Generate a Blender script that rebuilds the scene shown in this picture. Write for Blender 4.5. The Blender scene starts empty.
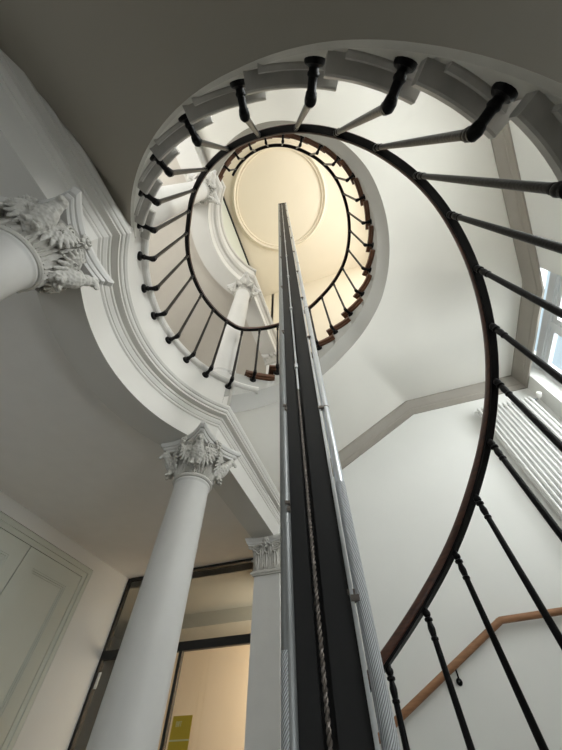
import bpy, bmesh, math, random
from math import sin, cos, pi, radians, degrees, sqrt, atan2, hypot
from mathutils import Vector, Matrix
random.seed(4)
SC = bpy.context.scene
COL = SC.collection

# ------------------------------------------------------------------ materials
def lin(c):
    return tuple((x/12.92 if x <= .04045 else ((x+.055)/1.055)**2.4) for x in [v/255 for v in c])
def mat(name, rgb, rough=.6, metal=0., noise=0., nscale=6., bump=0., bscale=60., coat=0., spec=.5):
    m = bpy.data.materials.new(name); m.use_nodes = True
    nt = m.node_tree; b = nt.nodes['Principled BSDF']
    c = lin(rgb)
    b.inputs['Base Color'].default_value = (*c, 1)
    b.inputs['Roughness'].default_value = rough
    b.inputs['Metallic'].default_value = metal
    b.inputs['Specular IOR Level'].default_value = spec
    if coat: b.inputs['Coat Weight'].default_value = coat
    tc = nt.nodes.new('ShaderNodeTexCoord')
    if noise:
        n = nt.nodes.new('ShaderNodeTexNoise'); n.inputs['Scale'].default_value = nscale
        n.inputs['Detail'].default_value = 5
        r = nt.nodes.new('ShaderNodeMapRange')
        r.inputs['From Min'].default_value = .3; r.inputs['From Max'].default_value = .7
        r.inputs['To Min'].default_value = 1-noise; r.inputs['To Max'].default_value = 1+noise*.5
        mx = nt.nodes.new('ShaderNodeVectorMath'); mx.operation = 'SCALE'
        mx.inputs[0].default_value = c
        nt.links.new(tc.outputs['Object'], n.inputs['Vector'])
        nt.links.new(n.outputs['Fac'], r.inputs['Value'])
        nt.links.new(r.outputs['Result'], mx.inputs['Scale'])
        nt.links.new(mx.outputs['Vector'], b.inputs['Base Color'])
    if bump:
        n2 = nt.nodes.new('ShaderNodeTexNoise'); n2.inputs['Scale'].default_value = bscale
        n2.inputs['Detail'].default_value = 4
        bp = nt.nodes.new('ShaderNodeBump'); bp.inputs['Strength'].default_value = bump
        bp.inputs['Distance'].default_value = .01
        nt.links.new(tc.outputs['Object'], n2.inputs['Vector'])
        nt.links.new(n2.outputs['Fac'], bp.inputs['Height'])
        nt.links.new(bp.outputs['Normal'], b.inputs['Normal'])
    return m
def wood(name, c1, c2, scale=8., rough=.4):
    m = mat(name, c1, rough); nt = m.node_tree; b = nt.nodes['Principled BSDF']
    tc = nt.nodes.new('ShaderNodeTexCoord'); mp = nt.nodes.new('ShaderNodeMapping')
    mp.inputs['Scale'].default_value = (1, 1, 6)
    n = nt.nodes.new('ShaderNodeTexNoise'); n.inputs['Scale'].default_value = scale; n.inputs['Detail'].default_value = 6
    cr = nt.nodes.new('ShaderNodeValToRGB')
    cr.color_ramp.elements[0].color = (*lin(c1), 1); cr.color_ramp.elements[1].color = (*lin(c2), 1)
    cr.color_ramp.elements[0].position = .3; cr.color_ramp.elements[1].position = .7
    nt.links.new(tc.outputs['Object'], mp.inputs['Vector']); nt.links.new(mp.outputs['Vector'], n.inputs['Vector'])
    nt.links.new(n.outputs['Fac'], cr.inputs['Fac']); nt.links.new(cr.outputs['Color'], b.inputs['Base Color'])
    return m
def glass(name, tint=(1, 1, 1), refl=.12):
    m = bpy.data.materials.new(name); m.use_nodes = True; nt = m.node_tree
    for n in list(nt.nodes): nt.nodes.remove(n)
    o = nt.nodes.new('ShaderNodeOutputMaterial'); mx = nt.nodes.new('ShaderNodeMixShader')
    t = nt.nodes.new('ShaderNodeBsdfTransparent'); g = nt.nodes.new('ShaderNodeBsdfGlossy')
    t.inputs['Color'].default_value = (*tint, 1); g.inputs['Roughness'].default_value = .02
    mx.inputs['Fac'].default_value = refl
    nt.links.new(t.outputs[0], mx.inputs[1]); nt.links.new(g.outputs[0], mx.inputs[2]); nt.links.new(mx.outputs[0], o.inputs['Surface'])
    return m
def woven(name, rgb):
    m = mat(name, rgb, .38, .12); nt = m.node_tree; b = nt.nodes['Principled BSDF']
    uv = nt.nodes.new('ShaderNodeTexCoord')
    hs = []
    for a in (.62, .62):
        mp = nt.nodes.new('ShaderNodeMapping'); mp.inputs['Rotation'].default_value = (0, 0, a)
        w = nt.nodes.new('ShaderNodeTexWave'); w.inputs['Scale'].default_value = 72
        nt.links.new(uv.outputs['UV'], mp.inputs['Vector']); nt.links.new(mp.outputs['Vector'], w.inputs['Vector']); hs.append(w)
    mn = nt.nodes.new('ShaderNodeMath'); mn.operation = 'MAXIMUM'
    nt.links.new(hs[0].outputs['Fac'], mn.inputs[0]); nt.links.new(hs[1].outputs['Fac'], mn.inputs[1])
    bp = nt.nodes.new('ShaderNodeBump'); bp.inputs['Strength'].default_value = .8; bp.inputs['Distance'].default_value = .003
    cr = nt.nodes.new('ShaderNodeValToRGB'); cr.color_ramp.elements[0].color = (*lin((138, 140, 142)), 1); cr.color_ramp.elements[1].color = (*lin(rgb), 1); cr.color_ramp.elements[1].position = .5
    nt.links.new(mn.outputs[0], cr.inputs['Fac']); nt.links.new(cr.outputs['Color'], b.inputs['Base Color'])
    nt.links.new(mn.outputs[0], bp.inputs['Height']); nt.links.new(bp.outputs['Normal'], b.inputs['Normal'])
    return m

M = dict(
    wall=mat('white_wall_paint', (226, 226, 222), .75, noise=.03, nscale=1.5, bump=.05),
    cream=mat('cream_ceiling_paint', (238, 226, 206), .8, noise=.02, nscale=1.),
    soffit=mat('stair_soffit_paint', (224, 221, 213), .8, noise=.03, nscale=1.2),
    soffit_shaded=mat('shade_darkened_soffit_paint', (168, 162, 150), .8, noise=.03, nscale=1.2),  # soffit paint darkened to carry the shade under the lower flight
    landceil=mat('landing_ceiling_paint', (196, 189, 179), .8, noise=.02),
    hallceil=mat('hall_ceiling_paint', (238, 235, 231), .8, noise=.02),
    plaster=mat('grey_white_plaster', (214, 211, 205), .65, noise=.03, nscale=3.),
    column=mat('stone_grey_column_paint', (206, 204, 200), .45, noise=.05, nscale=4., bump=.04, bscale=20),
    carving=mat('carved_capital_paint', (196, 193, 186), .6, noise=.1, nscale=14., bump=.25, bscale=90),
    string=mat('grey_string_paint', (170, 168, 162), .6, noise=.04, nscale=3.),
    string_low=mat('lower_string_stone', (206, 203, 195), .55, noise=.14, nscale=7.),
    taupe=mat('taupe_cornice_paint', (150, 144, 135), .6, noise=.05, nscale=5.),
    stone=mat('grey_stone_tread', (182, 179, 173), .45, noise=.18, nscale=9., bump=.15, bscale=40),
    iron=mat('black_gloss_iron', (12, 11, 12), .36, noise=.1, nscale=30., bump=.15, bscale=90, spec=.14),
    railwood=wood('dark_brown_rail_wood', (50, 27, 18), (86, 50, 34), 14., .35),
    treadwood=wood('reddish_brown_tread_wood', (80, 50, 34), (110, 74, 52), 10., .4),
    oak=wood('oak_handrail', (134, 94, 64), (160, 116, 82), 10., .45),
    mast=mat('matt_black_mast', (17, 17, 19), .55, noise=.08, nscale=3.),
    steel=mat('brushed_steel_tube', (222, 225, 229), .36, .85, noise=.05, nscale=20.),
    greysteel=mat('dull_grey_tube', (140, 142, 142), .45, .6, noise=.05, nscale=20.),
    sleeve=woven('woven_steel_sleeve', (222, 225, 228)),
    chain=mat('dark_grey_chain', (128, 120, 114), .4, .7, noise=.1, nscale=60.),
    radiator=mat('white_radiator_enamel', (222, 222, 219), .35),
    valve=mat('white_plastic', (238, 237, 232), .4),
    chrome=mat('chrome', (180, 180, 180), .2, 1.),
    frame=mat('white_window_frame', (228, 231, 233), .4),
    glass=glass('window_glass', (.97, .99, 1), .06),
    partglass=glass('partition_glass', (.93, .95, .93), .07),
    blackframe=mat('black_partition_frame', (16, 16, 17), .4),
    cupboard=mat('pale_sage_cupboard_paint', (204, 208, 198), .5, noise=.02, nscale=3.),
    darkline=mat('dark_line_paint', (40, 40, 38), .8),
    peach=mat('peach_room_wall', (248, 222, 190), .8, noise=.03, nscale=2.),
    backgrey=mat('grey_room_paint', (170, 166, 154), .8),
    olive=mat('olive_green_sign', (186, 158, 30), .5, noise=.04, nscale=20.),
    pale=mat('pale_print', (196, 192, 150), .6),
    paper=mat('white_note', (214, 214, 206), .6),
    floor=mat('grey_stone_floor', (112, 108, 102), .4, noise=.12, nscale=3., bump=.05),
)

# ------------------------------------------------------------------ mesh helpers
class MB:
    def __init__(s): s.v = []; s.f = []; s.uv = {}
    def add(s, vs, fs):
        o = len(s.v); s.v += [tuple(x) for x in vs]; s.f += [tuple(i+o for i in f) for f in fs]; return o
    def box(s, a, b, mtx=None):
        x0, y0, z0 = a; x1, y1, z1 = b
        vs = [Vector(p) for p in ((x0,y0,z0),(x1,y0,z0),(x1,y1,z0),(x0,y1,z0),(x0,y0,z1),(x1,y0,z1),(x1,y1,z1),(x0,y1,z1))]
        if mtx: vs = [mtx @ v for v in vs]
        s.add(vs, [(0,3,2,1),(4,5,6,7),(0,1,5,4),(1,2,6,5),(2,3,7,6),(3,0,4,7)]); return s
    def rings(s, rings, closed=False, cap=True):
        n = len(rings[0]); vs = [p for r in rings for p in r]; fs = []
        m = len(rings)
        for i in range(m-1 if not closed else m):
            for j in range(n):
                a = i*n+j; b = i*n+(j+1) % n; c = ((i+1) % m)*n+(j+1) % n; d = ((i+1) % m)*n+j
                fs.append((a, b, c, d))
        if cap and not closed:
            fs.append(tuple(range(n-1, -1, -1))); fs.append(tuple((m-1)*n+j for j in range(n)))
        s.add(vs, fs); return s
    def lathe(s, prof, seg=24, mtx=None, cap=True):
        rs = []
        for r, z in prof:
            ring = [Vector((r*cos(2*pi*j/seg), r*sin(2*pi*j/seg), z)) for j in range(seg)]
            if mtx: ring = [mtx @ p for p in ring]
            rs.append(ring)
        return s.rings(rs, cap=cap)
    def tube(s, pts, rad, seg=10, closed=False):
        pts = [Vector(p) for p in pts]; rs = []
        n = len(pts); up = None
        for i, p in enumerate(pts):
            t = (pts[min(i+1, n-1)]-pts[max(i-1, 0)]).normalized()
            if up is None:
                up = t.orthogonal().normalized()
            up = (up - t*up.dot(t)).normalized(); w = t.cross(up)
            r = rad[i] if isinstance(rad, (list, tuple)) else rad
            rs.append([p+up*(r*cos(2*pi*j/seg))+w*(r*sin(2*pi*j/seg)) for j in range(seg)])
        return s.rings(rs)
    def sphere(s, c, r, seg=12, rings=8, sc=(1,1,1), mtx=None):
        prof = [(max(1e-4, sin(pi*i/rings))*r, -cos(pi*i/rings)*r) for i in range(rings+1)]
        m = Matrix.Translation(c) @ (mtx or Matrix.Identity(4)) @ Matrix.Diagonal((*sc, 1))
        return s.lathe(prof, seg, m)
    def grid(s, rows, flip=False):
        n = len(rows[0]); fs = []
        for i in range(len(rows)-1):
            for j in range(n-1):
                q = (i*n+j, i*n+j+1, (i+1)*n+j+1, (i+1)*n+j)
                fs.append(q[::-1] if flip else q)
        s.add([p for r in rows for p in r], fs); return s
    def mesh(s, name, material, smooth=True, angle=35):
        me = bpy.data.meshes.new(name); me.from_pydata([tuple(v) for v in s.v], [], s.f); me.update()
        bm = bmesh.new(); bm.from_mesh(me)
        bmesh.ops.remove_doubles(bm, verts=bm.verts, dist=1e-5)
        bmesh.ops.recalc_face_normals(bm, faces=bm.faces)
        if smooth:
            for f in bm.faces: f.smooth = True
            for e in bm.edges:
                if len(e.link_faces) == 2 and e.calc_face_angle(0) > radians(angle): e.smooth = False
        bm.to_mesh(me); bm.free()
        me.materials.append(M[material] if isinstance(material, str) else material)
        return me
    def build(s, name, material, parent=None, smooth=True, angle=35, loc=None):
        o = bpy.data.objects.new(name, s.mesh(name, material, smooth, angle)); COL.objects.link(o)
        if parent: o.parent = parent
        if loc is not None: o.location = loc
        return o
def thing(name, label, cat, loc=(0,0,0), rz=0, group=None):
    o = bpy.data.objects.new(name, None); COL.objects.link(o); o.location = loc; o.rotation_euler = (0,0,rz)
    o.empty_display_size = .1
    o['label'] = label; o['category'] = cat; o['kind'] = 'thing'
    if group: o['group'] = group
    return o
def tag(o, label, cat, group=None):
    o['label'] = label; o['category'] = cat; o['kind'] = 'thing'
    if group: o['group'] = group
    return o
def struct(mb, name, material, label=None, smooth=True, angle=35):
    o = mb.build(name, material, smooth=smooth, angle=angle); o['kind'] = 'structure'
    if label: o['label'] = label
    o['category'] = name.split('_')[0]
    return o
def copy_tree(o, parent=None):
    c = o.copy(); COL.objects.link(c)
    if parent: c.parent = parent
    for ch in list(o.children): copy_tree(ch, c)
    return c

# ------------------------------------------------------------------ layout (eye at the origin, metres)
ZF, H, ZTOP = -1.4, 4.0, 10.0
ZL1, ZL2 = ZF+H, ZF+2*H             # landing floors 2.6, 6.6
C = Vector((-.25, .85))             # centre of the stair well
XL, XR, YB, YF = -1.14, 2.4, -1.8, 3.42
XH, YH, YHB = -3.53, 3.89, -3.0     # hall: cupboard wall, glazed screen, back wall
SL = .0143                          # rise per degree
def interp(x, tab):
    if x <= tab[0][0]: return tab[0][1]
    for (a, p), (b, q) in zip(tab, tab[1:]):
        if x <= b: return p+(q-p)*(x-a)/(b-a)
    return tab[-1][1]
R1 = [(-140,1.05),(-80,1.055),(-66,1.07),(-54,1.078),(-42,1.09),(-25,1.105),(0,1.10),(30,1.10),(46,1.1),(60,1.118),(84,1.125),(138,1.12)]
R2 = [(-140,1.19),(-128,1.16),(-90,1.14),(-50,1.105),(-20,1.125),(0,1.115),(40,1.115),(57,1.08),(71,1.05),(138,1.05)]
def RR(lv, az): return interp(az, R1 if lv == 0 else R2)
def zbase(lv, az): return 2.49-(az+140)*SL+lv*H
def at(r, az, z): return Vector((C.x+r*cos(radians(az)), C.y+r*sin(radians(az)), z))
def wall_hit(az):
    d = Vector((cos(radians(az)), sin(radians(az)))); t = 1e9
    if d.x > 1e-9: t = min(t, (XR-C.x)/d.x)
    if d.x < -1e-9: t = min(t, (XL-C.x)/d.x)
    if d.y > 1e-9: t = min(t, (YF-C.y)/d.y)
    if d.y < -1e-9: t = min(t, (YB-C.y)/d.y)
    return C.x+d.x*t, C.y+d.y*t
def soffit_outer(lv, x, y):
    """height of the soffit where it meets the stair walls (upper flight; the lower one is a storey down)"""
    e = 1e-4
    if y > YF-e: z = 3.44 if x > .9 else 3.44-.575*(.9-x)
    elif x > XR-e:
        z = 3.44 if y > 2 else 3.44+.56*(2-y)
        if y < -.3: z = 3.44+.56*2.3
    elif y < YB+e: z = 4.728 if x > .9 else 4.728+.5*(.9-x)
    else: z = 4.728+1.02+.35*(y-YB) if y < .85 else 2.27
    if x < XL+e and y < .5: z = min(z, 6.32)
    return z-4.0+lv*H

# ------------------------------------------------------------------ colonnade entablature, landing edge
def colon_path(o, narc=48, y0=YB, y1=YF, r0=1.22):
    r = r0-o; dx = -(C.x-(XL+o)); h = sqrt(max(0, r*r-dx*dx)); x = XL+o
    a0 = atan2(-h, dx); a1 = atan2(h, dx)
    if a0 < 0: a0 += 2*pi
    pts = [(x, y0+(C.y-h-y0)*i/4) for i in range(4)]
    pts += [(C.x+r*cos(a0+(a1-a0)*i/narc), C.y+r*sin(a0+(a1-a0)*i/narc)) for i in range(narc+1)]
    pts += [(x, C.y+h+(y1-C.y-h)*i/4) for i in range(1, 5)]
    return pts
PROF = [(0, 1.75), (0, 1.962), (.012, 1.97), (.012, 1.987), (.020, 1.99), (.032, 2.012), (.032, 2.022), (.026, 2.026), (.026, 2.032), (.038, 2.036), (.038, 2.058), (.034, 2.064),
        (.080, 2.066), (.080, 2.083), (.074, 2.086), (.074, 2.094), (.086, 2.097), (.092, 2.108), (.088, 2.122), (.088, 2.13), (.097, 2.133), (.108, 2.150), (.108, 2.172), (.060, 2.178),
        (.060, 2.535), (.085, 2.54), (.098, 2.55), (.106, 2.57), (.102, 2.588), (.09, 2.6)]
def entablature(lv, name, back, label):
    mb = MB(); prof = PROF+[(-back, 2.6), (-back, 1.75)]
    rows = []
    n = len(colon_path(0))+1
    for o, z in prof:
        if o == -back:
            p = colon_path(-back); p = p[:-4]+[p[-5]]+p[-4:]
            rows.append([Vector((x, y, z+lv*H)) for x, y in p])
        else:
            p = colon_path(o)
            if z > 2.536: q = colon_path(.06); p = q[:4]+p[4:-4]+q[-4:]
            p = p[:-4]+[p[-5]]+p[-4:]           # past the niche the upper fascia gives way to the upper flight
            rows.append([Vector((x, y, (z if i < len(p)-5 else min(z, 2.186))+lv*H)) for i, (x, y) in enumerate(p)])
    rows.append(rows[0])
    mb.grid(rows)
    mb.f.append(tuple(i*n for i in range(len(prof)))); mb.f.append(tuple(i*n+n-1 for i in reversed(range(len(prof)))))
    return struct(mb, name, 'plaster', label, angle=14)
def beam_path(lv):
    return .245
entablature(0, 'trim_1', .255, 'moulded entablature curving in a niche over the lower columns')
entablature(1, 'trim_2', .33, 'moulded entablature curving round the well at the upper landing')

def slab(lv, name, material):
    path = colon_path(-.22)
    mb = MB()
    z0, z1 = 1.86+lv*H, 2.595+lv*H
    poly = [(x, y) for x, y in path]+[(XL-.22, YH+.3), (XH-.1, YH+.3), (XH-.1, YHB-.1), (XL-.22, YHB-.1)]
    n = len(poly)
    mb.add([(x, y, z0) for x, y in poly]+[(x, y, z1) for x, y in poly],
           [tuple(range(n)), tuple(range(2*n-1, n-1, -1))]+[(i, (i+1) % n, n+(i+1) % n, n+i) for i in range(n)])
    me = mb.mesh(name, material, False)
    bm = bmesh.new(); bm.from_mesh(me); bmesh.ops.triangulate(bm, faces=[f for f in bm.faces if len(f.verts) > 4]); bm.to_mesh(me); bm.free()
    o = bpy.data.objects.new(name, me); COL.objects.link(o); o['kind'] = 'structure'; o['category'] = 'ceiling'
    return o
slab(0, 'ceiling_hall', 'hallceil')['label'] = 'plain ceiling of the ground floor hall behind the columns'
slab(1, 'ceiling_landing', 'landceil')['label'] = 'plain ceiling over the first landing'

# ------------------------------------------------------------------ room shell
T = .3
mb = MB(); mb.box((XH-2, YHB-.3, ZF-.2), (XR+.6, 7.4, ZF)); struct(mb, 'floor', 'floor', smooth=False)
mb = MB(); mb.box((XH-.4, YHB-.4, ZTOP), (XR+.6, YH+.4, ZTOP+.2)); struct(mb, 'ceiling', 'cream', smooth=False)
# ceiling ring moulding
mb = MB()
rprof = [(1.20, 0), (1.20, -.03), (1.215, -.05), (1.235, -.05), (1.24, -.035), (1.25, -.035), (1.265, -.075), (1.295, -.095), (1.325, -.08), (1.34, -.045), (1.36, -.045), (1.365, -.02), (1.385, -.018), (1.39, 0)]
rows = []
for r, z in rprof:
    rows.append([Vector((-.245+r*cos(2*pi*i/96), .87+r*sin(2*pi*i/96), ZTOP+z)) for i in range(97)])
mb.grid(rows); struct(mb, 'trim_3', 'cream', 'round plaster moulding on the top ceiling')
mb = MB(); mb.box((-1.8, YF, 7.2), (-1.3, YF+.3, ZTOP)); mb.box((-1.37, YF, 5.4), (XR+.5, YF+.47, ZTOP)); struct(mb, 'wall_front_upper', 'cream', 'cream upper stair wall', False)
mb = MB(); mb.box((-1.37, YF, ZF), (XR+.5, YF+.47, 5.4)); struct(mb, 'wall_front', 'wall', 'white plaster stair wall with wooden handrail', False)
# right wall: the seen window opening plus unseen ones added for light
def wall_openings(name, x0, x1, ya, yb, za, zb, holes, material='wall'):
    mb = MB(); ys = sorted({ya, yb, *[h[0] for h in holes], *[h[1] for h in holes]}); zs = sorted({za, zb, *[h[2] for h in holes], *[h[3] for h in holes]})
    for i in range(len(ys)-1):
        for j in range(len(zs)-1):
            cy, cz = (ys[i]+ys[i+1])/2, (zs[j]+zs[j+1])/2
            if any(h[0] < cy < h[1] and h[2] < cz < h[3] for h in holes): continue
            mb.box((x0, ys[i], zs[j]), (x1, ys[i+1], zs[j+1]))
    return struct(mb, name, material, smooth=False)
WIN = (1.78, 3.2, 1.25, 3.68); WIN2 = (-.6, 3.0, 6.2, 9.2); WIN0 = (-1.5, .9, -.9, .25); WIN4 = (-1.6, .05, 1.35, 3.5)  # all but the first are unseen openings added for light
wall_openings('wall_right', XR, XR+.34, YB-.3, YF+.1, ZF, ZTOP, [WIN, WIN2, WIN0, WIN4])
mb = MB(); mb.box((XL-.25, YB-.3, ZF), (XR+.3, YB, ZTOP)); struct(mb, 'wall_back', 'wall', smooth=False)
# hall walls (unseen openings added in the back wall for light)
HW = (-3.3, -1.6, -.4, 1.5); HW1 = (-3.3, -1.6, 3.3, 5.6)
mb = MB()
xs = [XH-.3, -3.3, -1.6, XL-.2]
zs = [ZF, -.4, 1.5, 3.3, 5.6, ZTOP]
for i in range(3):
    for j in range(5):
        if i == 1 and j in (1, 3): continue
        mb.box((xs[i], YHB-.3, zs[j]), (xs[i+1], YHB, zs[j+1]))
struct(mb, 'wall_hall_back', 'wall', smooth=False)
mb = MB(); mb.box((XL-.25, YHB, ZF), (XL-.05, YB, ZTOP)); struct(mb, 'wall_hall_side', 'wall', smooth=False)
mb = MB()
mb.box((XH-.3, 3.24, ZF), (XH, YH+.02, 1.86)); mb.box((XH-.3, YHB, ZF), (XH, 1.15, 1.86)); mb.box((XH-.3, 1.15, 1.715), (XH, 3.24, 1.86))
mb.box((XH-.3, YHB, 1.86), (XH, YH+.3, ZTOP)); mb.box((XH-.3, 1.1, ZF), (XH-.12, 3.3, 1.8))
struct(mb, 'wall_left', 'wall', smooth=False)
mb = MB(); mb.box((XH-.3, YH, 1.86), (-1.3, YH+.3, ZTOP)); struct(mb, 'wall_hall_front', 'wall', smooth=False)
# upper landing wall
mb = MB(); mb.box((-1.95, YHB, ZL2), (-1.75, YF+.3, 9.86)); struct(mb, 'wall_upper', 'cupboard', smooth=False)
mb = MB(); mb.box((-1.95, YHB, 9.86), (-1.72, YF+.3, ZTOP)); struct(mb, 'trim_4', 'darkline', 'dark line at the top of the upper landing wall', False)  # plain dark strip along the wall top

# windows
def window(n, x, y0, y1, z0, z1, transom, mull, label):
    t = .05; mb = MB()
    mb.box((x, y0, z0), (x+.07, y0+t, z1)); mb.box((x, y1-t, z0), (x+.07, y1, z1))
    mb.box((x, y0+t, z0), (x+.07, y1-t, z0+t)); mb.box((x, y0+t, z1-t), (x+.07, y1-t, z1))
    if transom:
        mb.box((x-.025, y0, transom-.045), (x+.075, y1, transom+.045)); mb.box((x-.012, y0, transom-.07), (x+.06, y1, transom-.045))
        mb.box((x-.012, y0, transom+.045), (x+.06, y1, transom+.07))
    for m in mull: mb.box((x-.01, m-.035, z0), (x+.07, m+.035, transom or z1))
    fr = struct(mb, 'window_%d' % n, 'frame', label, False)
    # casement sashes
    top = transom-.07 if transom else z1-t
    edges = [y0+t, *mull, y1-t]
    for a, b in zip(edges, edges[1:]):
        s = MB(); aa = a+(.035 if a in mull else 0); bb = b-(.035 if b in mull else 0); w = .055
        s.box((x+.005, aa, z0+t), (x+.055, aa+w, top)); s.box((x+.005, bb-w, z0+t), (x+.055, bb, top))
        s.box((x+.005, aa+w, z0+t), (x+.055, bb-w, z0+t+w)); s.box((x+.005, aa+w, top-w), (x+.055, bb-w, top))
        s.build('window_sash', 'frame', fr, False)
    g = MB(); g.box((x+.03, y0+t, z0+t), (x+.036, y1-t, z1-t)); g.build('window_pane', 'glass', fr, False)
    return fr
window(1, XR+.17, *WIN, 3.32, [2.5], 'tall white framed window at the right edge under the upper flight')
window(2, XR+.17, *WIN2, 8.4, [.6, 1.8], 'unseen upper stair window added for light')
window(3, XR+.17, *WIN0, None, [-.3], 'unseen low window added to light the hall')

window(4, XR+.17, *WIN4, None, [-.78], 'unseen second stair window added for light')
# taupe cornice following the upper flight's soffit
def wall_line():
    p = []
    for x in (-1.14, -.25, .3, .9): p.append((x, YF))
    p.append((XR, YF)); p += [(XR, y) for y in (2.0, 1.3, .57, -.3, -1.8)]
    return [(x, y, soffit_outer(1, x, y)) for x, y in p]
mb = MB(); rows = []
line = wall_line()
for o, dz in [(0, -.225), (.02, -.225), (.024, -.15), (.034, -.14), (.04, -.10), (.062, -.07), (.078, -.03), (.085, -.025), (.085, .01), (0, .01)]:
    rows.append([(min(x, XR-o), min(y, YF-o), z+dz) for x, y, z in line])
mb.grid(rows); struct(mb, 'trim_5', 'taupe', 'taupe cornice between the stair wall and the upper flight')

# ------------------------------------------------------------------ stair flights
STEPS1 = [133.6,121.1,108.6,96.1,83.6,71.2,58.6,46.1,33.9,20.7,8.6,-4.6,-18.2,-30.3,-42.6,-54.4,-67.0,-80.8,-95.2,-109.2,-122.0,-134.7]
STEPS2 = [124.5,110.8,97.0,83.4,70.7,57.5,45.0,31.8,18.9,6.7,-6.5,-19.2,-31.8,-44.4,-57,-69.6,-82.2,-94.8,-107.4,-120,-132.5]
def flight(lv, steps, drop, chamf, tread_mat, soff_mat, label):
    root = thing('staircase', label, 'staircase', (C.x, C.y, ZF+lv*H))
    inv = Matrix.Translation((-C.x, -C.y, -(ZF+lv*H)))
    # soffit and string (one continuous plaster body)
    azs = []
    a = 138.
    while a > -140.01: azs.append(a); a -= 1.39
    so = MB(); st = MB()
    rows = []; frow = []
    def zin(az):
        z = zbase(lv, az)-drop
        return z
    for az in azs:
        r = RR(lv, az)+.105
        zi = zin(az); ri = r+chamf
        wx, wy = wall_hit(az); zo = soffit_outer(lv, wx, wy)
        row = []
        rw = hypot(wx-C.x, wy-C.y)
        for k in range(31):
            t = k/30; rr = ri+(rw-ri)*t; tt = t*t*(3-2*t)
            row.append(at(rr, az, zi+(zo-zi)*(.35*t+.65*tt)))
        rows.append(row)
    so.grid(rows)
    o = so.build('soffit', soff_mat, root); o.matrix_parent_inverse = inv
    for i, az0 in enumerate(steps):
        az1 = steps[i+1] if i+1 < len(steps) else -140.
        hi = az0+2.2; lo = az1+2.2 if i+1 < len(steps) else -140.
        if i == 0: hi = 138.
        ztop = zbase(lv, az0)+.125
        n = 6
        ri = []
        for k in range(n+1):
            az = hi+(lo-hi)*k/n; r = RR(lv, az)+.105
            ri.append([at(r+chamf+.0005, az, zin(az)-.002), at(r+chamf, az, zin(az)), at(r+chamf*.5+(.02 if chamf>.03 else 0), az, zin(az)+(drop*.3 if chamf > .03 else .01)), at(r, az, zin(az)+(drop*.5 if chamf>.03 else .02)), at(r, az, ztop-.05)])
        st.grid(ri)
        # riser
        r = RR(lv, hi)+.105; wx, wy = wall_hit(hi)
        zb = zin(hi) if i == 0 else max(zin(hi)+.02, zbase(lv, steps[i-1])+.125-.05)
        st.add([at(r, hi, zb), (wx, wy, zb), (wx, wy, ztop-.05), at(r, hi, ztop-.05)], [(0, 1, 2, 3)])
    o = st.build('string', 'string_low' if lv == 0 else 'string', root); o.matrix_parent_inverse = inv
    for i, az0 in enumerate(steps):
        az1 = steps[i+1] if i+1 < len(steps) else -142.
        hi0 = az0+5.0; lo = az1+1.5
        ztop = zbase(lv, az0)+.125
        mb = MB(); rings = []
        for ins, z in ((.052, ztop-.09), (.040, ztop-.082), (.040, ztop-.062), (.05, ztop-.055), (.05, ztop-.0525), (.006, ztop-.046), (0, ztop-.04), (0, ztop-.008), (.008, ztop)) if lv == 0 else ((.03, ztop-.06), (.03, ztop-.045), (.006, ztop-.043), (0, ztop-.036), (0, ztop-.008), (.008, ztop)):
            hi = hi0-degrees(ins/1.15)
            ring = []; low = z < ztop-.052; lo = az1+(4.2 if low else 1.5)
            for k in range(9):
                az = hi+(lo-hi)*k/8; ring.append(at(RR(lv, az)+.048+ins, az, z))
            cs = []
            for k in range(9):
                az = lo+(hi-lo)*k/8; wx, wy = wall_hit(az)
                cs.append(at(RR(lv, az)+.112, az, z) if low else Vector((wx-C.x, wy-C.y, 0))*.998+Vector((C.x, C.y, z)))
            rings.append(ring+cs)
        mb.rings(rings)
        t = mb.build('tread', tread_mat, root, angle=25); t.matrix_parent_inverse = inv
    return root
flight(0, STEPS1, .11, .012, 'stone', 'soffit_shaded', 'lower winding flight with grey moulded stone treads and smooth soffit overhead coloured dark for shade')
flight(1, STEPS2, .36, .10, 'treadwood', 'soffit', 'upper winding flight with reddish brown wooden treads and cream soffit')

# ------------------------------------------------------------------ railing
LAND = [-147.5,-160.5,-172.8,-185.6,-198.0,-210.0,-222.9]
rail = thing('stair_railing', 'black iron railing with dark wooden handrail winding up round the stair well', 'railing', (C.x, C.y, ZF))
rinv = Matrix.Translation((-C.x, -C.y, -ZF))
def rail_state(phi):
    """phi runs down from 138: lower flight, landing, upper flight"""
    if phi >= -140: return RR(0, phi), 3.575-(phi+140)*SL, 2.49
    if phi >= -222: return 1.05, 3.575, 2.49
    az = phi+360
    return RR(1, az), 7.575-(az+140)*SL, 0
path = []; phi = 138.
while phi > -487.1:
    path.append(phi); phi -= 2.5
sm = []
for p in path:
    acc = [0, 0, 0]
    for d in (-4, -2, 0, 2, 4):
        q = max(-487, min(138, p+d)); s = rail_state(q); acc[0] += s[0]/5; acc[1] += s[1]/5
    sm.append((p, acc[0], acc[1]))
def sweep(cross):
    mb = MB(); rs = []
    for i, (p, r, z) in enumerate(sm):
        t = (at(sm[min(i+1, len(sm)-1)][1], sm[min(i+1, len(sm)-1)][0], sm[min(i+1, len(sm)-1)][2])-at(sm[max(i-1, 0)][1], sm[max(i-1, 0)][0], sm[max(i-1, 0)][2])).normalized()
        rad = Vector((cos(radians(p)), sin(radians(p)), 0)); up = rad.cross(t).normalized()
        if up.z < 0: up = -up
        o = at(r, p, z)
        rs.append([o+rad*a+up*b for a, b in cross])
    return mb.rings(rs)
o = sweep([(-.022, .004), (-.026, .016), (-.023, .036), (-.011, .045), (.011, .045), (.023, .036), (.026, .016), (.022, .004)]).build('handrail', 'railwood', rail, angle=60)
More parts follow.
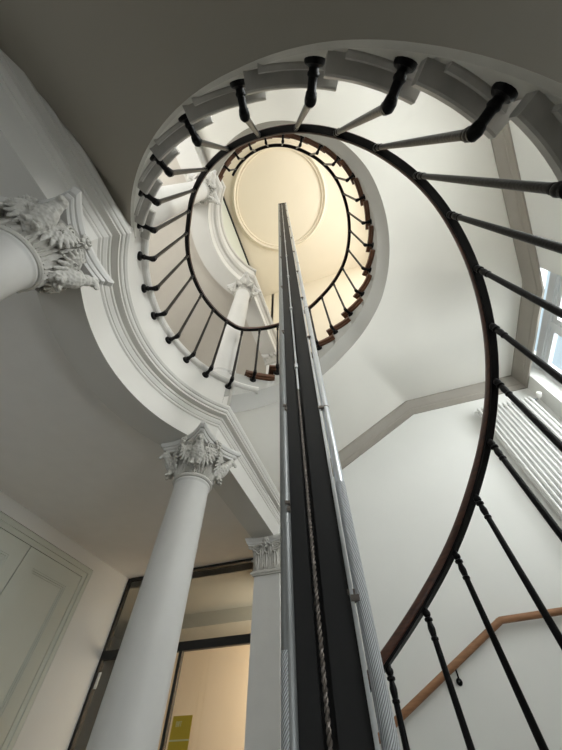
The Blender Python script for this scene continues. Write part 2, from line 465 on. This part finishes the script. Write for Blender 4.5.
o.matrix_parent_inverse = rinv; o['label'] = 'dark brown wooden handrail'
o = sweep([(-.019, -.008), (-.019, .005), (.019, .005), (.019, -.008)]).build('rail_bar', 'iron', rail); o.matrix_parent_inverse = rinv

def baluster(az, r, zb, zt, big=True):
    # bracket: rosette on the string, arm inward, elbow; then the turned upright
    rad = Vector((cos(radians(az)), sin(radians(az)), 0))
    p0 = at(r+.106, az, zb); e = at(r, az, zb)
    rot = rad.to_track_quat('-Z', 'Y').to_matrix().to_4x4()     # lathe axis +z -> -rad (inward)
    mtx = Matrix.Translation(p0) @ rot
    mb = MB()
    mb.lathe([(.033, -.004), (.036, .0), (.036, .010), (.031, .017), (.022, .02), (.0175, .023), (.0175, .03), (.021, .036), (.021, .042), (.0165, .048), (.0165, .080), (.020, .086), (.020, .092)], 14, mtx)
    mb.tube([e+rad*.022, e+rad*.008, e+Vector((0,0,.006)), e+Vector((0,0,.022))], [.019, .022, .022, .018], 12)
    br = None
    h = zt-zb; v = MB()
    prof = [(.019, .012), (.0205, .02), (.0205, .032), (.015, .042), (.0165, .05), (.0145, .06), (.0145, h*.45), (.0130, h-.125), (.0165, h-.121), (.0165, h-.114), (.0125, h-.110), (.0155, h-.092), (.0165, h-.080),
            (.0125, h-.062), (.0115, h-.056), (.0185, h-.051), (.0185, h-.043), (.0115, h-.038), (.0175, h-.028), (.0175, h-.018), (.0125, h-.010), (.012, h+.0)]
    v.lathe(prof, 12, Matrix.Translation(e))
    b = v.build('baluster', 'iron', rail); b.matrix_parent_inverse = rinv
    k = mb.build('bracket', 'iron', b)
    return b
for az in STEPS1:
    z = 3.575-(az+140)*SL
    baluster(az, RR(0, az), zbase(0, az), z-.004)
for p in LAND:
    baluster(p+360, 1.05, 2.49, 3.57)
for az in STEPS2[:-1]:
    baluster(az, RR(1, az), zbase(1, az)+.03, 7.575-(az+140)*SL-.006)

# stone nosing of the landing, carried on round the well to the first wooden tread
mb = MB(); rows = []
for o_, z_ in [(-.02, 2.54), (0, 2.54), (.022, 2.546), (.036, 2.556), (.044, 2.572), (.040, 2.588), (.03, 2.6), (-.02, 2.6)]:
    rows.append([at(1.16-o_, 140-19*k/16, z_) for k in range(17)])
rows.append(rows[0]); mb.grid(rows); n = 17
mb.f.append(tuple(i*n+n-1 for i in range(len(rows)-1))); struct(mb, 'trim_6', 'plaster', 'stone landing nosing ending at the first wooden tread')

# ------------------------------------------------------------------ columns and pilasters with carved capitals
def leaf_mesh(name, w, h, curl, mtx_r):
    """acanthus leaf standing against the bell, tip curling outward; local x = outward, y = across, z = up"""
    mb = MB(); rows = []
    nv, nu = 14, 13
    for i in range(nv):
        v = i/(nv-1)
        if v < .72: x = .012+.02*v; z = h*v/.9
        else:
            t = (v-.72)/.28; x = .0264+curl*(1-cos(t*2.4))*.55; z = h*(.8+.16*sin(t*2.4))
        wid = w*(.62+.38*sin(pi*min(1, v*1.05)))*(1-.55*max(0, v-.8)/.2)
        wid *= 1-.16*abs(sin(v*pi*3.5))
        row = []
        for j in range(nu):
            u = j/(nu-1)*2-1
            fl = .011*cos(u*pi*3)*(1-v*.4)
            row.append((x+fl-.012*u*u+.004, u*wid*.5, z-abs(u)*.012*v))
        rows.append(row)
    mb.grid(rows)
    back = [[(p[0]-.008, p[1], p[2]) for p in r] for r in rows]
    mb.grid(back, True)
    # close the rim
    rim = [rows[0][j] for j in range(nu)]+[rows[i][-1] for i in range(1, nv)]+[rows[-1][j] for j in range(nu-2, -1, -1)]+[rows[i][0] for i in range(nv-2, 0, -1)]
    rb = [(p[0]-.008, p[1], p[2]) for p in rim]
    n = len(rim); mb.add(rim+rb, [(i, (i+1) % n, n+(i+1) % n, n+i) for i in range(n)])
    return mb.mesh(name, 'carving', angle=70)
LEAF_LOW = leaf_mesh('acanthus_leaf', .098, .165, .06, 0)
LEAF_HIGH = leaf_mesh('acanthus_leaf', .092, .25, .075, 0)

def remesh_obj(mb, voxel, disp, seed):
    me = mb.mesh('tmp', 'carving'); o = bpy.data.objects.new('tmp', me); COL.objects.link(o)
    m = o.modifiers.new('r', 'REMESH'); m.mode = 'VOXEL'; m.voxel_size = voxel
    s = o.modifiers.new('s', 'SMOOTH'); s.iterations = 2; s.factor = .5
    if disp:
        tx = bpy.data.textures.new('feather', 'VORONOI'); tx.noise_scale = .016
        d = o.modifiers.new('d', 'DISPLACE'); d.texture = tx; d.strength = disp*1.25; d.mid_level = .4; d.texture_coords = 'LOCAL'
    dg = bpy.context.evaluated_depsgraph_get()
    me2 = bpy.data.meshes.new_from_object(o.evaluated_get(dg))
    bpy.data.objects.remove(o); bpy.data.meshes.remove(me)
    for p in me2.polygons: p.use_smooth = True
    me2.materials.clear(); me2.materials.append(M['carving'])
    return me2
def eagle_mesh():
    """perched bird: local x = outward, z = up, feet at the origin, about 0.2 tall"""
    mb = MB()
    def ell(c, sc, ry=0, rz=0, rx=0):
        mb.sphere(c, 1, 14, 10, sc, Matrix.Rotation(rz, 4, 'Z') @ Matrix.Rotation(ry, 4, 'Y') @ Matrix.Rotation(rx, 4, 'X'))
    ell((.03, 0, .075), (.040, .042, .070), .35)          # breast
    ell((.005, 0, .03), (.03, .034, .05), .3)             # belly
    ell((.052, 0, .135), (.026, .026, .040), .3)          # neck
    ell((.070, 0, .168), (.027, .023, .024))              # head
    ell((.098, 0, .160), (.021, .0095, .011), .45)        # beak
    ell((.108, 0, .150), (.008, .007, .013), .2)          # beak hook
    for s in (1, -1):
        ell((.078, s*.015, .179), (.012, .006, .005), 0, 0)        # brow
        for k in range(7):                                          # wing feathers fanning from the shoulder
            a = radians(4+15*k); ln = .122-.007*k
            d = Vector((-.10-.18*k/6, s*sin(a), -cos(a))).normalized(); c = Vector((.012, s*.040, .122))+d*ln*.55
            q = d.to_track_quat('Z', 'X').to_matrix().to_4x4()
            mb.sphere(c, 1, 12, 8, (.010, .0105, ln*.55), q)
        ell((.004, s*.052, .118), (.017, .026, .02))
        ell((.036, s*.02, .008), (.016, .013, .024))                # thighs
        for q in (-1, 0, 1):
            ell((.056, s*.02+q*.008, -.008), (.014, .0045, .007), .3)   # toes
    return remesh_obj(mb, .0031, .006, 1)
EAGLE = eagle_mesh()
def fleuron_mesh():
    mb = MB()
    for k in range(6):
        a = k*pi/3; mb.sphere((.012, .024*cos(a), .024*sin(a)), .016, 10, 8, (.7, 1, 1))
    for k in range(5):
        a = k*2*pi/5+.3; mb.sphere((.024, .012*cos(a), .012*sin(a)), .011, 10, 8)
    mb.sphere((.032, 0, 0), .009, 10, 8)
    mb.sphere((.008, 0, -.035), .014, 10, 8, (.7, .8, 1.6)); mb.sphere((.004, 0, -.066), .011, 10, 8, (.7, .7, 1.8))
    return mb.mesh('fleuron', 'carving', angle=80)
FLEU = fleuron_mesh()
def volute_mesh():
    mb = MB()
    for s in (1, -1):
        pts = []; rad = []
        for i in range(34):
            t = i/33; a = t*4.2*pi; rr = .034*(1-t)+.004
            pts.append((.02+.012*t, s*(.055+rr*cos(a+pi)), -.05+rr*sin(a+pi))); rad.append(.0085*(1-.5*t))
        mb.tube([(.0, s*.012, -.16), (.008, s*.014, -.11), (.014, s*.017, -.075)]+pts, [.009]*3+rad, 8)
    return mb.mesh('scroll', 'carving', angle=80)
SCROLL = volute_mesh()
def link(name, me, parent, mtx):
    o = bpy.data.objects.new(name, me); COL.objects.link(o); o.parent = parent; o.matrix_local = mtx; return o

def abacus_mb(diag, mid, half=None):
    mb = MB(); rings = []
    for k, (sc, z) in enumerate([(.80, -.085), (.82, -.078), (.82, -.066), (.87, -.064), (.90, -.054), (.90, -.046), (.885, -.043), (.885, -.038), (.94, -.036), (.975, -.026), (1, -.018), (1, 0)]):
        ring = []
        for q in range(4):
            a0 = pi/4+q*pi/2; a1 = a0+pi/2
            tip0 = Vector((diag*cos(a0), diag*sin(a0))); tip1 = Vector((diag*cos(a1), diag*sin(a1)))
            tg = (tip1-tip0).normalized(); nrm = Vector((cos((a0+a1)/2), sin((a0+a1)/2)))
            dpt = diag*cos(pi/4)-mid
            for i in range(13):
                t = i/12*2-1
                p = tip0.lerp(tip1, .045+.91*(i/12))-nrm*dpt*(1-t*t)
                ring.append(Vector((p.x*sc, p.y*sc, z)))
        rings.append(ring)
    return mb.rings(rings)
def make_column(loc_x, loc_y, ztop, zfloor, tilt, label, group):
    root = thing('column', label, 'column', (loc_x, loc_y, zfloor), tilt, group)
    h = ztop-zfloor
    CH = .36
    mb = MB(); prof = [(.185, 0), (.185, .03), (.178, .05), (.18, .07), (.176, .10), (.165, .115), (.163, .14), (.17, .15), (.172, .165), (.163, .18), (.158, .19), (.152, .22)]
    hs = h-CH
    for i in range(1, 13):
        t = i/12; prof.append((.152-.026*t**1.5, .22+(hs-.03-.22)*t))
    prof += [(.128, hs-.02), (.134, hs-.012), (.134, hs)]
    mb.lathe(prof, 48); s = mb.build('shaft', 'column', root, angle=30)
    cap = MB(); z = h
    cap.lathe([(.126, -CH), (.140, -CH+.002), (.147, -CH+.010), (.147, -CH+.020), (.139, -CH+.030), (.128, -CH+.036), (.128, -.24), (.138, -.16), (.165, -.1), (.20, -.075), (.19, -.06)], 40, Matrix.Translation((0, 0, z)))
    c = cap.build('capital', 'carving', root)
    ab = abacus_mb(.35, .195); a = ab.build('abacus', 'column', c, loc=(0, 0, z), angle=18)
    for k in range(8):
        link('leaf', LEAF_LOW, c, Matrix.Translation((0, 0, z-CH+.034)) @ Matrix.Rotation(k*pi/4+pi/8, 4, 'Z') @ Matrix.Translation((.122, 0, 0)))
        link('leaf', LEAF_HIGH, c, Matrix.Translation((0, 0, z-CH+.034)) @ Matrix.Rotation(k*pi/4, 4, 'Z') @ Matrix.Translation((.118, 0, 0)))
    for k in range(4):
        Rz = Matrix.Rotation(pi/4+k*pi/2, 4, 'Z')
        link('eagle', EAGLE, c, Matrix.Translation((0, 0, z-.272)) @ Rz @ Matrix.Translation((.142, 0, 0)) @ Matrix.Rotation(.24, 4, 'Y') @ Matrix.Scale(1.14, 4))
        Rm = Matrix.Rotation(k*pi/2, 4, 'Z')
        link('fleuron', FLEU, c, Matrix.Translation((0, 0, z-.045)) @ Rm @ Matrix.Translation((.188, 0, 0)))
        link('scroll', SCROLL, c, Matrix.Translation((0, 0, z-.045)) @ Rm @ Matrix.Translation((.15, 0, 0)))
    return root
TL = radians(-16)
C1 = make_column(-1.255, 1.695, 1.75, ZF, TL, 'tall grey column in the foreground carrying the curved entablature above the glazed screen', None)
def col_copy(src, x, y, z, rz, label):
    c = copy_tree(src); c.location = (x, y, z); c.rotation_euler = (0, 0, rz); c['label'] = label; return c
col_copy(C1, -1.255, -.043, ZF, -TL, 'grey column whose eagle capital fills the left edge of the picture')
dz = .1
up = col_copy(C1, -1.255, 1.695, ZL1, TL, 'upper white column behind the landing railing, nearest the black mast')
col_copy(C1, -1.255, -.043, ZL1, -TL, 'upper white column half hidden behind the stone treads of the lower flight')
# make upper columns reach the upper entablature (storey is equal, so they do)

def make_pilaster(x, y, ztop, zfloor, label):
    root = thing('pilaster', label, 'pilaster', (x, y, zfloor))
    h = ztop-zfloor; w = .14; d = .15
    mb = MB(); mb.box((-w, -d, 0), (w, 0, h-.36)); mb.box((-w-.02, -d-.02, 0), (w+.02, 0, .2)); mb.build('shaft', 'column', root, False)
    cap = MB()
    cap.box((-w, -d, h-.36), (w, 0, h-.08))
    for (o, z0, z1) in ((.02, h-.375, h-.36), (.032, h-.36, h-.345), (.02, h-.345, h-.33)): cap.box((-w-o, -d-o, z0), (w+o, 0, z1))
    c = cap.build('capital', 'carving', root, False)
    ab = MB(); rings = []
    for sc, z in [(.86, -.082), (.87, -.07), (.93, -.06), (.945, -.042), (.965, -.036), (1, -.018), (1, 0)]:
        ring = []
        for i in range(13):
            t = i/12*2-1; ring.append(Vector((t*.24*sc, (-d-.085+.05*(1-t*t))*sc, h+z)))
        ring += [Vector((.24*sc, 0, h+z)), Vector((-.24*sc, 0, h+z))]
        rings.append(ring)
    ab.rings(rings).build('abacus', 'column', c, angle=18)
    for k in range(3):
        link('leaf', LEAF_LOW, c, Matrix.Translation((-.093+.093*k, -d-.004, h-.33)) @ Matrix.Rotation(-pi/2, 4, 'Z'))
    for k in range(2):
        link('leaf', LEAF_HIGH, c, Matrix.Translation((-.047+.094*k, -d-.002, h-.33)) @ Matrix.Rotation(-pi/2, 4, 'Z'))
        s = (-1, 1)[k]
        link('leaf', LEAF_LOW, c, Matrix.Translation((s*(w-.01), -.075, h-.33)) @ Matrix.Rotation(0 if s > 0 else pi, 4, 'Z'))
        link('leaf', LEAF_HIGH, c, Matrix.Translation((s*(w-.01), -d+.02, h-.33)) @ Matrix.Rotation(-pi/4 if s > 0 else -3*pi/4, 4, 'Z') )
    link('fleuron', FLEU, c, Matrix.Translation((0, -d-.05, h-.05)) @ Matrix.Rotation(-pi/2, 4, 'Z'))
    link('scroll', SCROLL, c, Matrix.Translation((0, -d-.0, h-.045)) @ Matrix.Rotation(-pi/2, 4, 'Z') @ Matrix.Diagonal((1, 1.9, 1.15, 1)))
    return root
P1 = make_pilaster(-1.225, YF, 1.75, ZF, 'square wall pilaster with leafy capital beside the glazed screen, left of the mast')
P2 = copy_tree(P1); P2.location = (-1.225, YF, ZL1); P2['label'] = 'small upper wall pilaster capital above the first wooden treads'

# ------------------------------------------------------------------ central mast
b = radians(-10.9); D = .9
E_ = Vector((cos(b), -sin(b), 0)); F_ = Vector((sin(b), cos(b), 0))
mast = thing('mast', 'tall slim black mast with steel tubes rising through the middle of the stair well', 'mast', tuple(F_*D+Vector((0, 0, ZF))))
minv = mast.matrix_basis.inverted()
def mx(deg): return D*math.tan(radians(deg)-b)
def mp(x, y, z): return F_*(D+y)+E_*x+Vector((0, 0, z))
def mpart(mb, name, material, parent=None, **k):
    mb.v = [tuple(Vector(v)-F_*D-Vector((0, 0, ZF))) for v in mb.v]
    return mb.build(name, material, parent or mast, **k)
def mbox(mb, x0, x1, y0, y1, z0, z1):
    vs = [mp(x, y, z) for z in (z0, z1) for x, y in ((x0, y0), (x1, y0), (x1, y1), (x0, y1))]
    mb.add(vs, [(0,3,2,1),(4,5,6,7),(0,1,5,4),(1,2,6,5),(2,3,7,6),(3,0,4,7)])
MT = 9.0
mb = MB(); x0, x1 = mx(-16.3), mx(-7.2); xm = mx(-12.4)
mbox(mb, x0, xm-.012, 0, .05, ZF, MT); mbox(mb, xm-.012, xm+.016, .018, .05, ZF, MT); mbox(mb, xm+.016, x1, -.004, .05, ZF, MT)
ch = mpart(mb, 'channel', 'mast', smooth=False)
mb = MB(); mbox(mb, x1, x1+.009, -.012, .03, ZF, MT); mbox(mb, x1+.0035, x1+.0055, -.014, -.012, ZF, MT)
mpart(mb, 'guide_strip', 'steel', smooth=False)
def uvtube(x, y, z0, z1, r, seg=20):
    me = bpy.data.meshes.new('sleeve'); vs = []; fs = []; uvs = []
    for i in (0, 1):
        z = (z0, z1)[i]
        for j in range(seg+1):
            a = 2*pi*j/seg; vs.append(tuple(mp(x+r*cos(a), y+r*sin(a), z)-F_*D-Vector((0, 0, ZF))))
    for j in range(seg): fs.append((j, j+1, seg+2+j, seg+1+j))
    me.from_pydata(vs, [], fs); uv = me.uv_layers.new()
    for p in me.polygons:
        p.use_smooth = True
        for li in p.loop_indices:
            vi = me.loops[li].vertex_index; j = vi % (seg+1); i = vi//(seg+1)
            uv.data[li].uv = (2*pi*r*j/seg, (z0, z1)[i])
    me.materials.append(M['sleeve']); me.update()
    o = bpy.data.objects.new('woven_sleeve', me); COL.objects.link(o); o.parent = mast
    o['label'] = 'woven steel sleeve on the lower tube'
    return o
rt = .0152; xr = mx(-5.35)
mb = MB(); mb.tube([mp(xr, .0, ZF), mp(xr, .0, MT-.1)], rt, 20); mpart(mb, 'right_tube', 'steel')
uvtube(xr, 0, ZF, .62, rt+.0016)
xl = mx(-17.15)
mb = MB(); mb.tube([mp(xl, -.0, ZF), mp(xl, 0, MT-.05)], .0165, 20); mpart(mb, 'left_tube', 'greysteel')
mb = MB(); mbox(mb, xl+.006, x0, -.004, .03, ZF, MT); mpart(mb, 'edge_strip', 'greysteel', smooth=False)
uvtube(xl-.005, -.006, ZF, .2, .0118)
# rope / rod in the groove
mb = MB(); mb.tube([mp(xm, -.002, 1.15), mp(xm, -.002, MT-.05)], .0055, 10)
z = 1.35
while z < MT-.3:
    mb.lathe([(.0055, -.02), (.0105, -.018), (.0105, .018), (.0055, .02)], 12, Matrix.Translation(mp(xm, -.002, z))); z += .78
mpart(mb, 'rod', 'steel')
mb = MB()
for s in (0, pi):
    pts = []
    n = 560
    for i in range(n):
        t = i/(n-1); z = ZF+.6+(1.16-ZF-.6)*t; a = z*230+s
        pts.append(mp(xm+.0028*cos(a), -.002+.0028*sin(a), z))
    mb.tube(pts, .003, 6)
mpart(mb, 'twisted_cable', 'chain')
# clamps that hold the tubes to the channel
z = .1
for z in (-.6, .3, 1.0, 1.65, 2.3, 3.0, 3.8, 4.6, 5.5, 6.5, 7.5, 8.4):
    mb = MB(); mbox(mb, x1-.004, xr-rt*.6, -.008, .012, z, z+.012); mbox(mb, x1+.001, xr-rt*.5, -.02, .0, z-.016, z-.004)
    mpart(mb, 'clamp', 'chain', smooth=False)
for z in (.55, 1.02, 1.75, 2.6, 3.6, 4.8, 6.2, 7.6):
    mb = MB(); mbox(mb, xl+.002, x0+.004, -.022, -.0, z, z+.01); mbox(mb, xl+.008, x0+.004, -.02, 0, z-.022, z-.008)
    mpart(mb, 'clamp', 'chain', smooth=False)
for z in (1.0, 2.1, 3.3, 4.7, 6.3):
    mb = MB(); mb.lathe([(rt, -.002), (rt+.0012, -.002), (rt+.0012, .002), (rt, .002)], 20, Matrix.Translation(mp(xr, 0, z)), cap=False); mpart(mb, 'joint_ring', 'chain')
mb = MB(); mbox(mb, xl-.014, x1+.03, -.02, .055, MT, MT+.02); mpart(mb, 'top_cap', 'mast', smooth=False)
mb = MB(); mb.tube([mp(mx(-16), .01, MT+.02), mp(mx(-16), .01, MT+.3)], .004, 6); mpart(mb, 'tip_rod', 'chain')

# ------------------------------------------------------------------ wall handrail
hr = thing('wall_handrail', 'oak handrail fixed on the white stair wall, bending level to the right', 'handrail', (.7, YF, .83))
hinv = Matrix.Translation((-.7, -YF, -.83))
yh = YF-.06
mb = MB(); mb.tube([(-1.05, yh, -.075), (-.206, yh, .36), (.715, yh, .826)], .0235, 14)
o = mb.build('rail', 'oak', hr); o.matrix_parent_inverse = hinv
mb = MB(); mb.tube([(.70, yh, .82), (.725, yh, .830), (1.2, yh, .845), (2.1, yh, .88)], .0235, 14)
o = mb.build('rail', 'oak', hr); o.matrix_parent_inverse = hinv
for x in (-.9, .27, 1.5):
    z = interp(x, [(-1.05, -.075), (.715, .826), (2.1, .88)])
    mb = MB(); mb.tube([(x, yh, z-.02), (x, yh, z-.05), (x, yh+.02, z-.075), (x, YF, z-.08)], .006, 8)
    mb.lathe([(.022, 0), (.022, .006), (.01, .01)], 12, Matrix.Translation((x, YF, z-.08)) @ Matrix.Rotation(pi/2, 4, 'X'))
    o = mb.build('bracket', 'iron', hr); o.matrix_parent_inverse = hinv

# ------------------------------------------------------------------ radiator
rd = thing('radiator', 'tall white tubular radiator high on the stair wall beside the window', 'radiator', (1.92, YF, .95))
ry = YF-.09; rz0, rz1 = .95, 2.95
n = 13
for k in range(n):
    x = 1.63+k*(2.24-1.63)/(n-1); mb = MB()
    for yy in (ry-.028, ry+.028):
        mb.tube([(x, yy, rz0), (x, yy, rz0+.05), (x, yy, rz1-.05), (x, yy, rz1)], [.012, .0155, .0155, .012], 12)
    mb.tube([(x, ry-.03, rz1-.015), (x, ry+.03, rz1-.015)], .015, 10); mb.tube([(x, ry-.03, rz0+.015), (x, ry+.03, rz0+.015)], .015, 10)
    mb.v = [(v[0]-1.92, v[1]-YF, v[2]-.95) for v in mb.v]
    mb.build('tube_section', 'radiator', rd)
for z in (rz0+.03, rz1-.03):
    mb = MB(); mb.tube([(1.60, ry, z), (2.27, ry, z)], .014, 12); mb.v = [(v[0]-1.92, v[1]-YF, v[2]-.95) for v in mb.v]; mb.build('header', 'radiator', rd)
mb = MB(); mb.tube([(1.595, ry, rz1-.03), (1.575, ry, rz1-.03)], [.017, .015], 12); mb.v = [(v[0]-1.92, v[1]-YF, v[2]-.95) for v in mb.v]; mb.build('bleed_plug', 'radiator', rd)
mb = MB(); mb.tube([(2.27, ry, rz1-.03), (2.31, ry, rz1-.03), (2.325, ry, rz1-.035)], [.012, .012, .014], 12); mb.tube([(2.31, ry, rz1-.03), (2.31, YF, rz1-.03)], .008, 8)
mb.v = [(v[0]-1.92, v[1]-YF, v[2]-.95) for v in mb.v]; vv = mb.build('valve', 'chrome', rd)
mb = MB(); mb.lathe([(.018, 0), (.027, .006), (.029, .02), (.029, .06), (.024, .07)], 20, Matrix.Translation((2.335, ry-.02, rz1-.03)) @ Matrix.Rotation(radians(75), 4, 'X'))
mb.v = [(v[0]-1.92, v[1]-YF, v[2]-.95) for v in mb.v]; mb.build('thermostat_head', 'valve', vv)
for x in (1.7, 2.2):
    mb = MB(); mb.box((x-.01, ry+.03, rz1-.25), (x+.01, YF, rz1-.22)); mb.v = [(v[0]-1.92, v[1]-YF, v[2]-.95) for v in mb.v]; mb.build('wall_bracket', 'radiator', rd, False)

# ------------------------------------------------------------------ cupboard
cb = thing('built_in_cupboard', 'pale sage built-in cupboard with panelled doors in the left hall wall', 'cupboard', (XH, 2.2, ZF))
def cbx(mb): mb.v = [(v[0]-XH, v[1]-2.2, v[2]-ZF) for v in mb.v]; return mb
mb = MB(); f0 = XH-.1
mb.box((f0, 1.15, ZF), (XH-.005, 1.2, 1.71)); mb.box((f0, 3.19, ZF), (XH-.005, 3.24, 1.71)); mb.box((f0, 1.2, 1.66), (XH-.005, 3.19, 1.71))
mb.box((f0, 3.14, ZF), (XH-.018, 3.19, 1.66)); mb.box((f0, 1.2, 1.61), (XH-.018, 3.14, 1.66))
mb.box((f0-.015, 1.2, ZF), (f0, 3.19, 1.66))
cbx(mb).build('carcass', 'cupboard', cb, False)
for a, b_ in ((2.345, 3.135), (1.205, 2.335)):
    mb = MB(); xf = XH-.022; w = .15
    z0, z1 = ZF+.05, 1.605
    mb.box((f0, a, z0), (xf, a+w, z1)); mb.box((f0, b_-w, z0), (xf, b_, z1)); mb.box((f0, a+w, z1-w), (xf, b_-w, z1)); mb.box((f0, a+w, z0), (xf, b_-w, z0+w))
    mb.box((f0, a+w, z0+w), (xf-.022, b_-w, z1-w))
    g = .03
    for k, (i, xx) in enumerate(((0, xf-.002), (g*.5, xf-.012))):
        aa, bb, zz0, zz1 = a+w+i, b_-w-i, z0+w+i, z1-w-i; t = g*.5
        mb.box((xf-.022, aa, zz0), (xx-.004, aa+t, zz1)); mb.box((xf-.022, bb-t, zz0), (xx-.004, bb, zz1)); mb.box((xf-.022, aa+t, zz1-t), (xx-.004, bb-t, zz1))
    cbx(mb).build('door', 'cupboard', cb, False)

# ------------------------------------------------------------------ glazed partition, door, notices
gp = thing('glazed_partition', 'black framed glass partition closing the end of the hall', 'partition', (-2.45, YH, ZF))
def gx(mb): mb.v = [(v[0]+2.45, v[1]-YH, v[2]-ZF) for v in mb.v]; return mb
mb = MB(); y0, y1 = YH, YH+.05
mb.box((XH, y0, ZF), (XH+.035, y1, 1.86)); mb.box((-1.40, y0, ZF), (-1.37, y1, 1.86)); mb.box((XH+.035, y0, 1.83), (-1.40, y1, 1.86))
mb.box((XH+.035, y0, 1.005), (-1.40, y1, 1.085)); mb.box((-2.475, y0, ZF), (-2.44, y1, 1.005))
gx(mb).build('frame', 'blackframe', gp, False)
for x0_, x1_, z0_, z1_ in ((XH+.035, -2.475, ZF, 1.005), (XH+.035, -1.40, 1.085, 1.83)):
    mb = MB(); mb.box((x0_, YH+.02, z0_), (x1_, YH+.028, z1_)); gx(mb).build('pane', 'partglass', gp, False)
mb = MB(); mb.box((-2.438, YH+.012, ZF+.01), (-1.402, YH+.024, 1.0)); dr = gx(mb).build('glass_door', 'partglass', gp, False)
# notices
nt_ = thing('notice', 'small olive green notice on the glass door with pale lettering', 'sign', (-2.29, YH+.008, .28))
mb = MB(); mb.box((-.105, -.002, -.06), (.105, .001, .235)); mb.build('sheet', 'olive', nt_, False)
mb = MB()
mb.box((-.105, -.0035, .075), (.105, -.002, .085))
# three blurred letter shapes, too small to read in the photograph
lx = -.06
for strokes in (((0, 0, .004, .034), (.004, 0, .014, .004), (.004, .015, .013, .019), (.004, .03, .013, .034), (.013, .004, .017, .015), (.013, .019, .017, .03)),
                ((0, 0, .004, .034), (.004, .014, .009, .019), (.009, .018, .014, .034), (.009, 0, .014, .015)),
                ((.005, 0, .009, .034), (0, .03, .015, .034))):
    for a0, c0, a1, c1 in strokes: mb.box((lx+a0, -.0035, .165+c0), (lx+a1, -.002, .165+c1))
    lx += .022
mb.build('lettering', 'pale', nt_, False)
pn = MB(); pn.box((-3.487, YH+.012, .765), (-3.452, YH+.02, .9)); tag(pn.build('paper_note', 'paper', None, False), 'narrow white note on the left glass pane beside its black frame', 'note')

# room behind the partition
mb = MB(); mb.box((-4.4, 6.2, ZF), (-.6, 6.4, 2.0)); mb.box((-.8, YF+.47, ZF), (-.6, 6.2, 2.0)); struct(mb, 'wall_office', 'peach', 'peach wall seen through the glass door', False)
mb = MB(); mb.box((-4.4, 5.5, 1.70), (-.8, 6.4, 1.9)); mb.box((XH-2, YH+.3, 1.89), (-.6, 7.4, 2.15)); struct(mb, 'ceiling_office', 'backgrey', smooth=False)
mb = MB(); mb.box((XH-2, 7.2, ZF), (-4.4, 7.4, 2.0)); mb.box((XH-2, YH+.06, ZF), (XH-1.8, 7.2, 2.0)); mb.box((-4.4, 5.4, ZF), (-4.3, 7.2, 2.0)); mb.box((XH-2, YH+.06, ZF), (XH-.25, YH+.3, 2.0))
struct(mb, 'wall_corridor', 'backgrey', smooth=False)

# ------------------------------------------------------------------ light
def area(name, loc, rot, sx, sy, power, color=(1, 1, 1)):
    l = bpy.data.lights.new(name, 'AREA'); l.shape = 'RECTANGLE'; l.size = sx; l.size_y = sy; l.energy = power; l.color = color
    o = bpy.data.objects.new(name, l); COL.objects.link(o); o.location = loc; o.rotation_euler = rot; return o
DAY = (1.0, .985, .955)
R90 = radians(90)
def winlight(name, w, x, power):
    return area(name, (x, (w[0]+w[1])/2, (w[2]+w[3])/2), (0, R90, 0), w[3]-w[2], w[1]-w[0], power, DAY)
area('daylight_stair_window', (XR+1.35, 1.05, 2.4), (0, R90, 0), 3.6, 2.9, 330, DAY)
winlight('added_second_window_light', WIN4, XR+.5, 165)  # added to brighten the upper soffit and niche through an unseen window
winlight('added_upper_window_light', WIN2, XR+.5, 260).data.color = (1, .93, .83)  # added light for the top ceiling, from an unseen window
winlight('added_low_window_light', WIN0, XR+.5, 46)  # low light added for cupboard and hall ceiling, window unseen
area('added_hall_light', (-2.45, YHB-.25, .55), (-R90, 0, pi), 1.7, 1.9, 12, DAY)  # unseen light added at the hall's back opening
area('added_landing_light', (-2.45, YHB-.25, 4.45), (-R90, 0, pi), 1.7, 2.3, 110, DAY)  # brightens the first landing, added behind an unseen opening
p = bpy.data.lights.new('office_lamp', 'AREA'); p.shape = 'DISK'; p.size = .8; p.energy = 40; p.spread = radians(172); p.color = (1, .90, .78)
o = bpy.data.objects.new('office_lamp', p); COL.objects.link(o); o.location = (-1.15, 5.0, .9); o.rotation_euler = (radians(92), 0, radians(48))

w = bpy.data.worlds.new('World'); SC.world = w; w.use_nodes = True
nt = w.node_tree; bg = nt.nodes['Background']
bg.inputs['Color'].default_value = (.70, .85, .93, 1); bg.inputs['Strength'].default_value = 1.0

# ------------------------------------------------------------------ camera
cam = bpy.data.cameras.new('Camera'); co = bpy.data.objects.new('Camera', cam); COL.objects.link(co)
f_, cx_, cy_ = 303., 281., 375.
zc = Vector((278-cx_, cy_-162, -f_)).normalized()
ya = Vector((453-cx_, cy_-798, -f_)); ya = (ya-zc*ya.dot(zc)).normalized()
xa = ya.cross(zc)
Rm = Matrix((xa, ya, zc))           # rows: world axes in camera coordinates = camera-to-world rotation
co.matrix_world = Rm.to_4x4()
cam.sensor_fit = 'VERTICAL'; cam.sensor_height = 24; cam.lens = f_/750*24; cam.clip_start = .02; cam.clip_end = 100
SC.camera = co
vs = SC.view_settings; vs.view_transform = 'Standard'; vs.look = 'None'; vs.gamma = 1; vs.use_curve_mapping = False; vs.exposure = .04
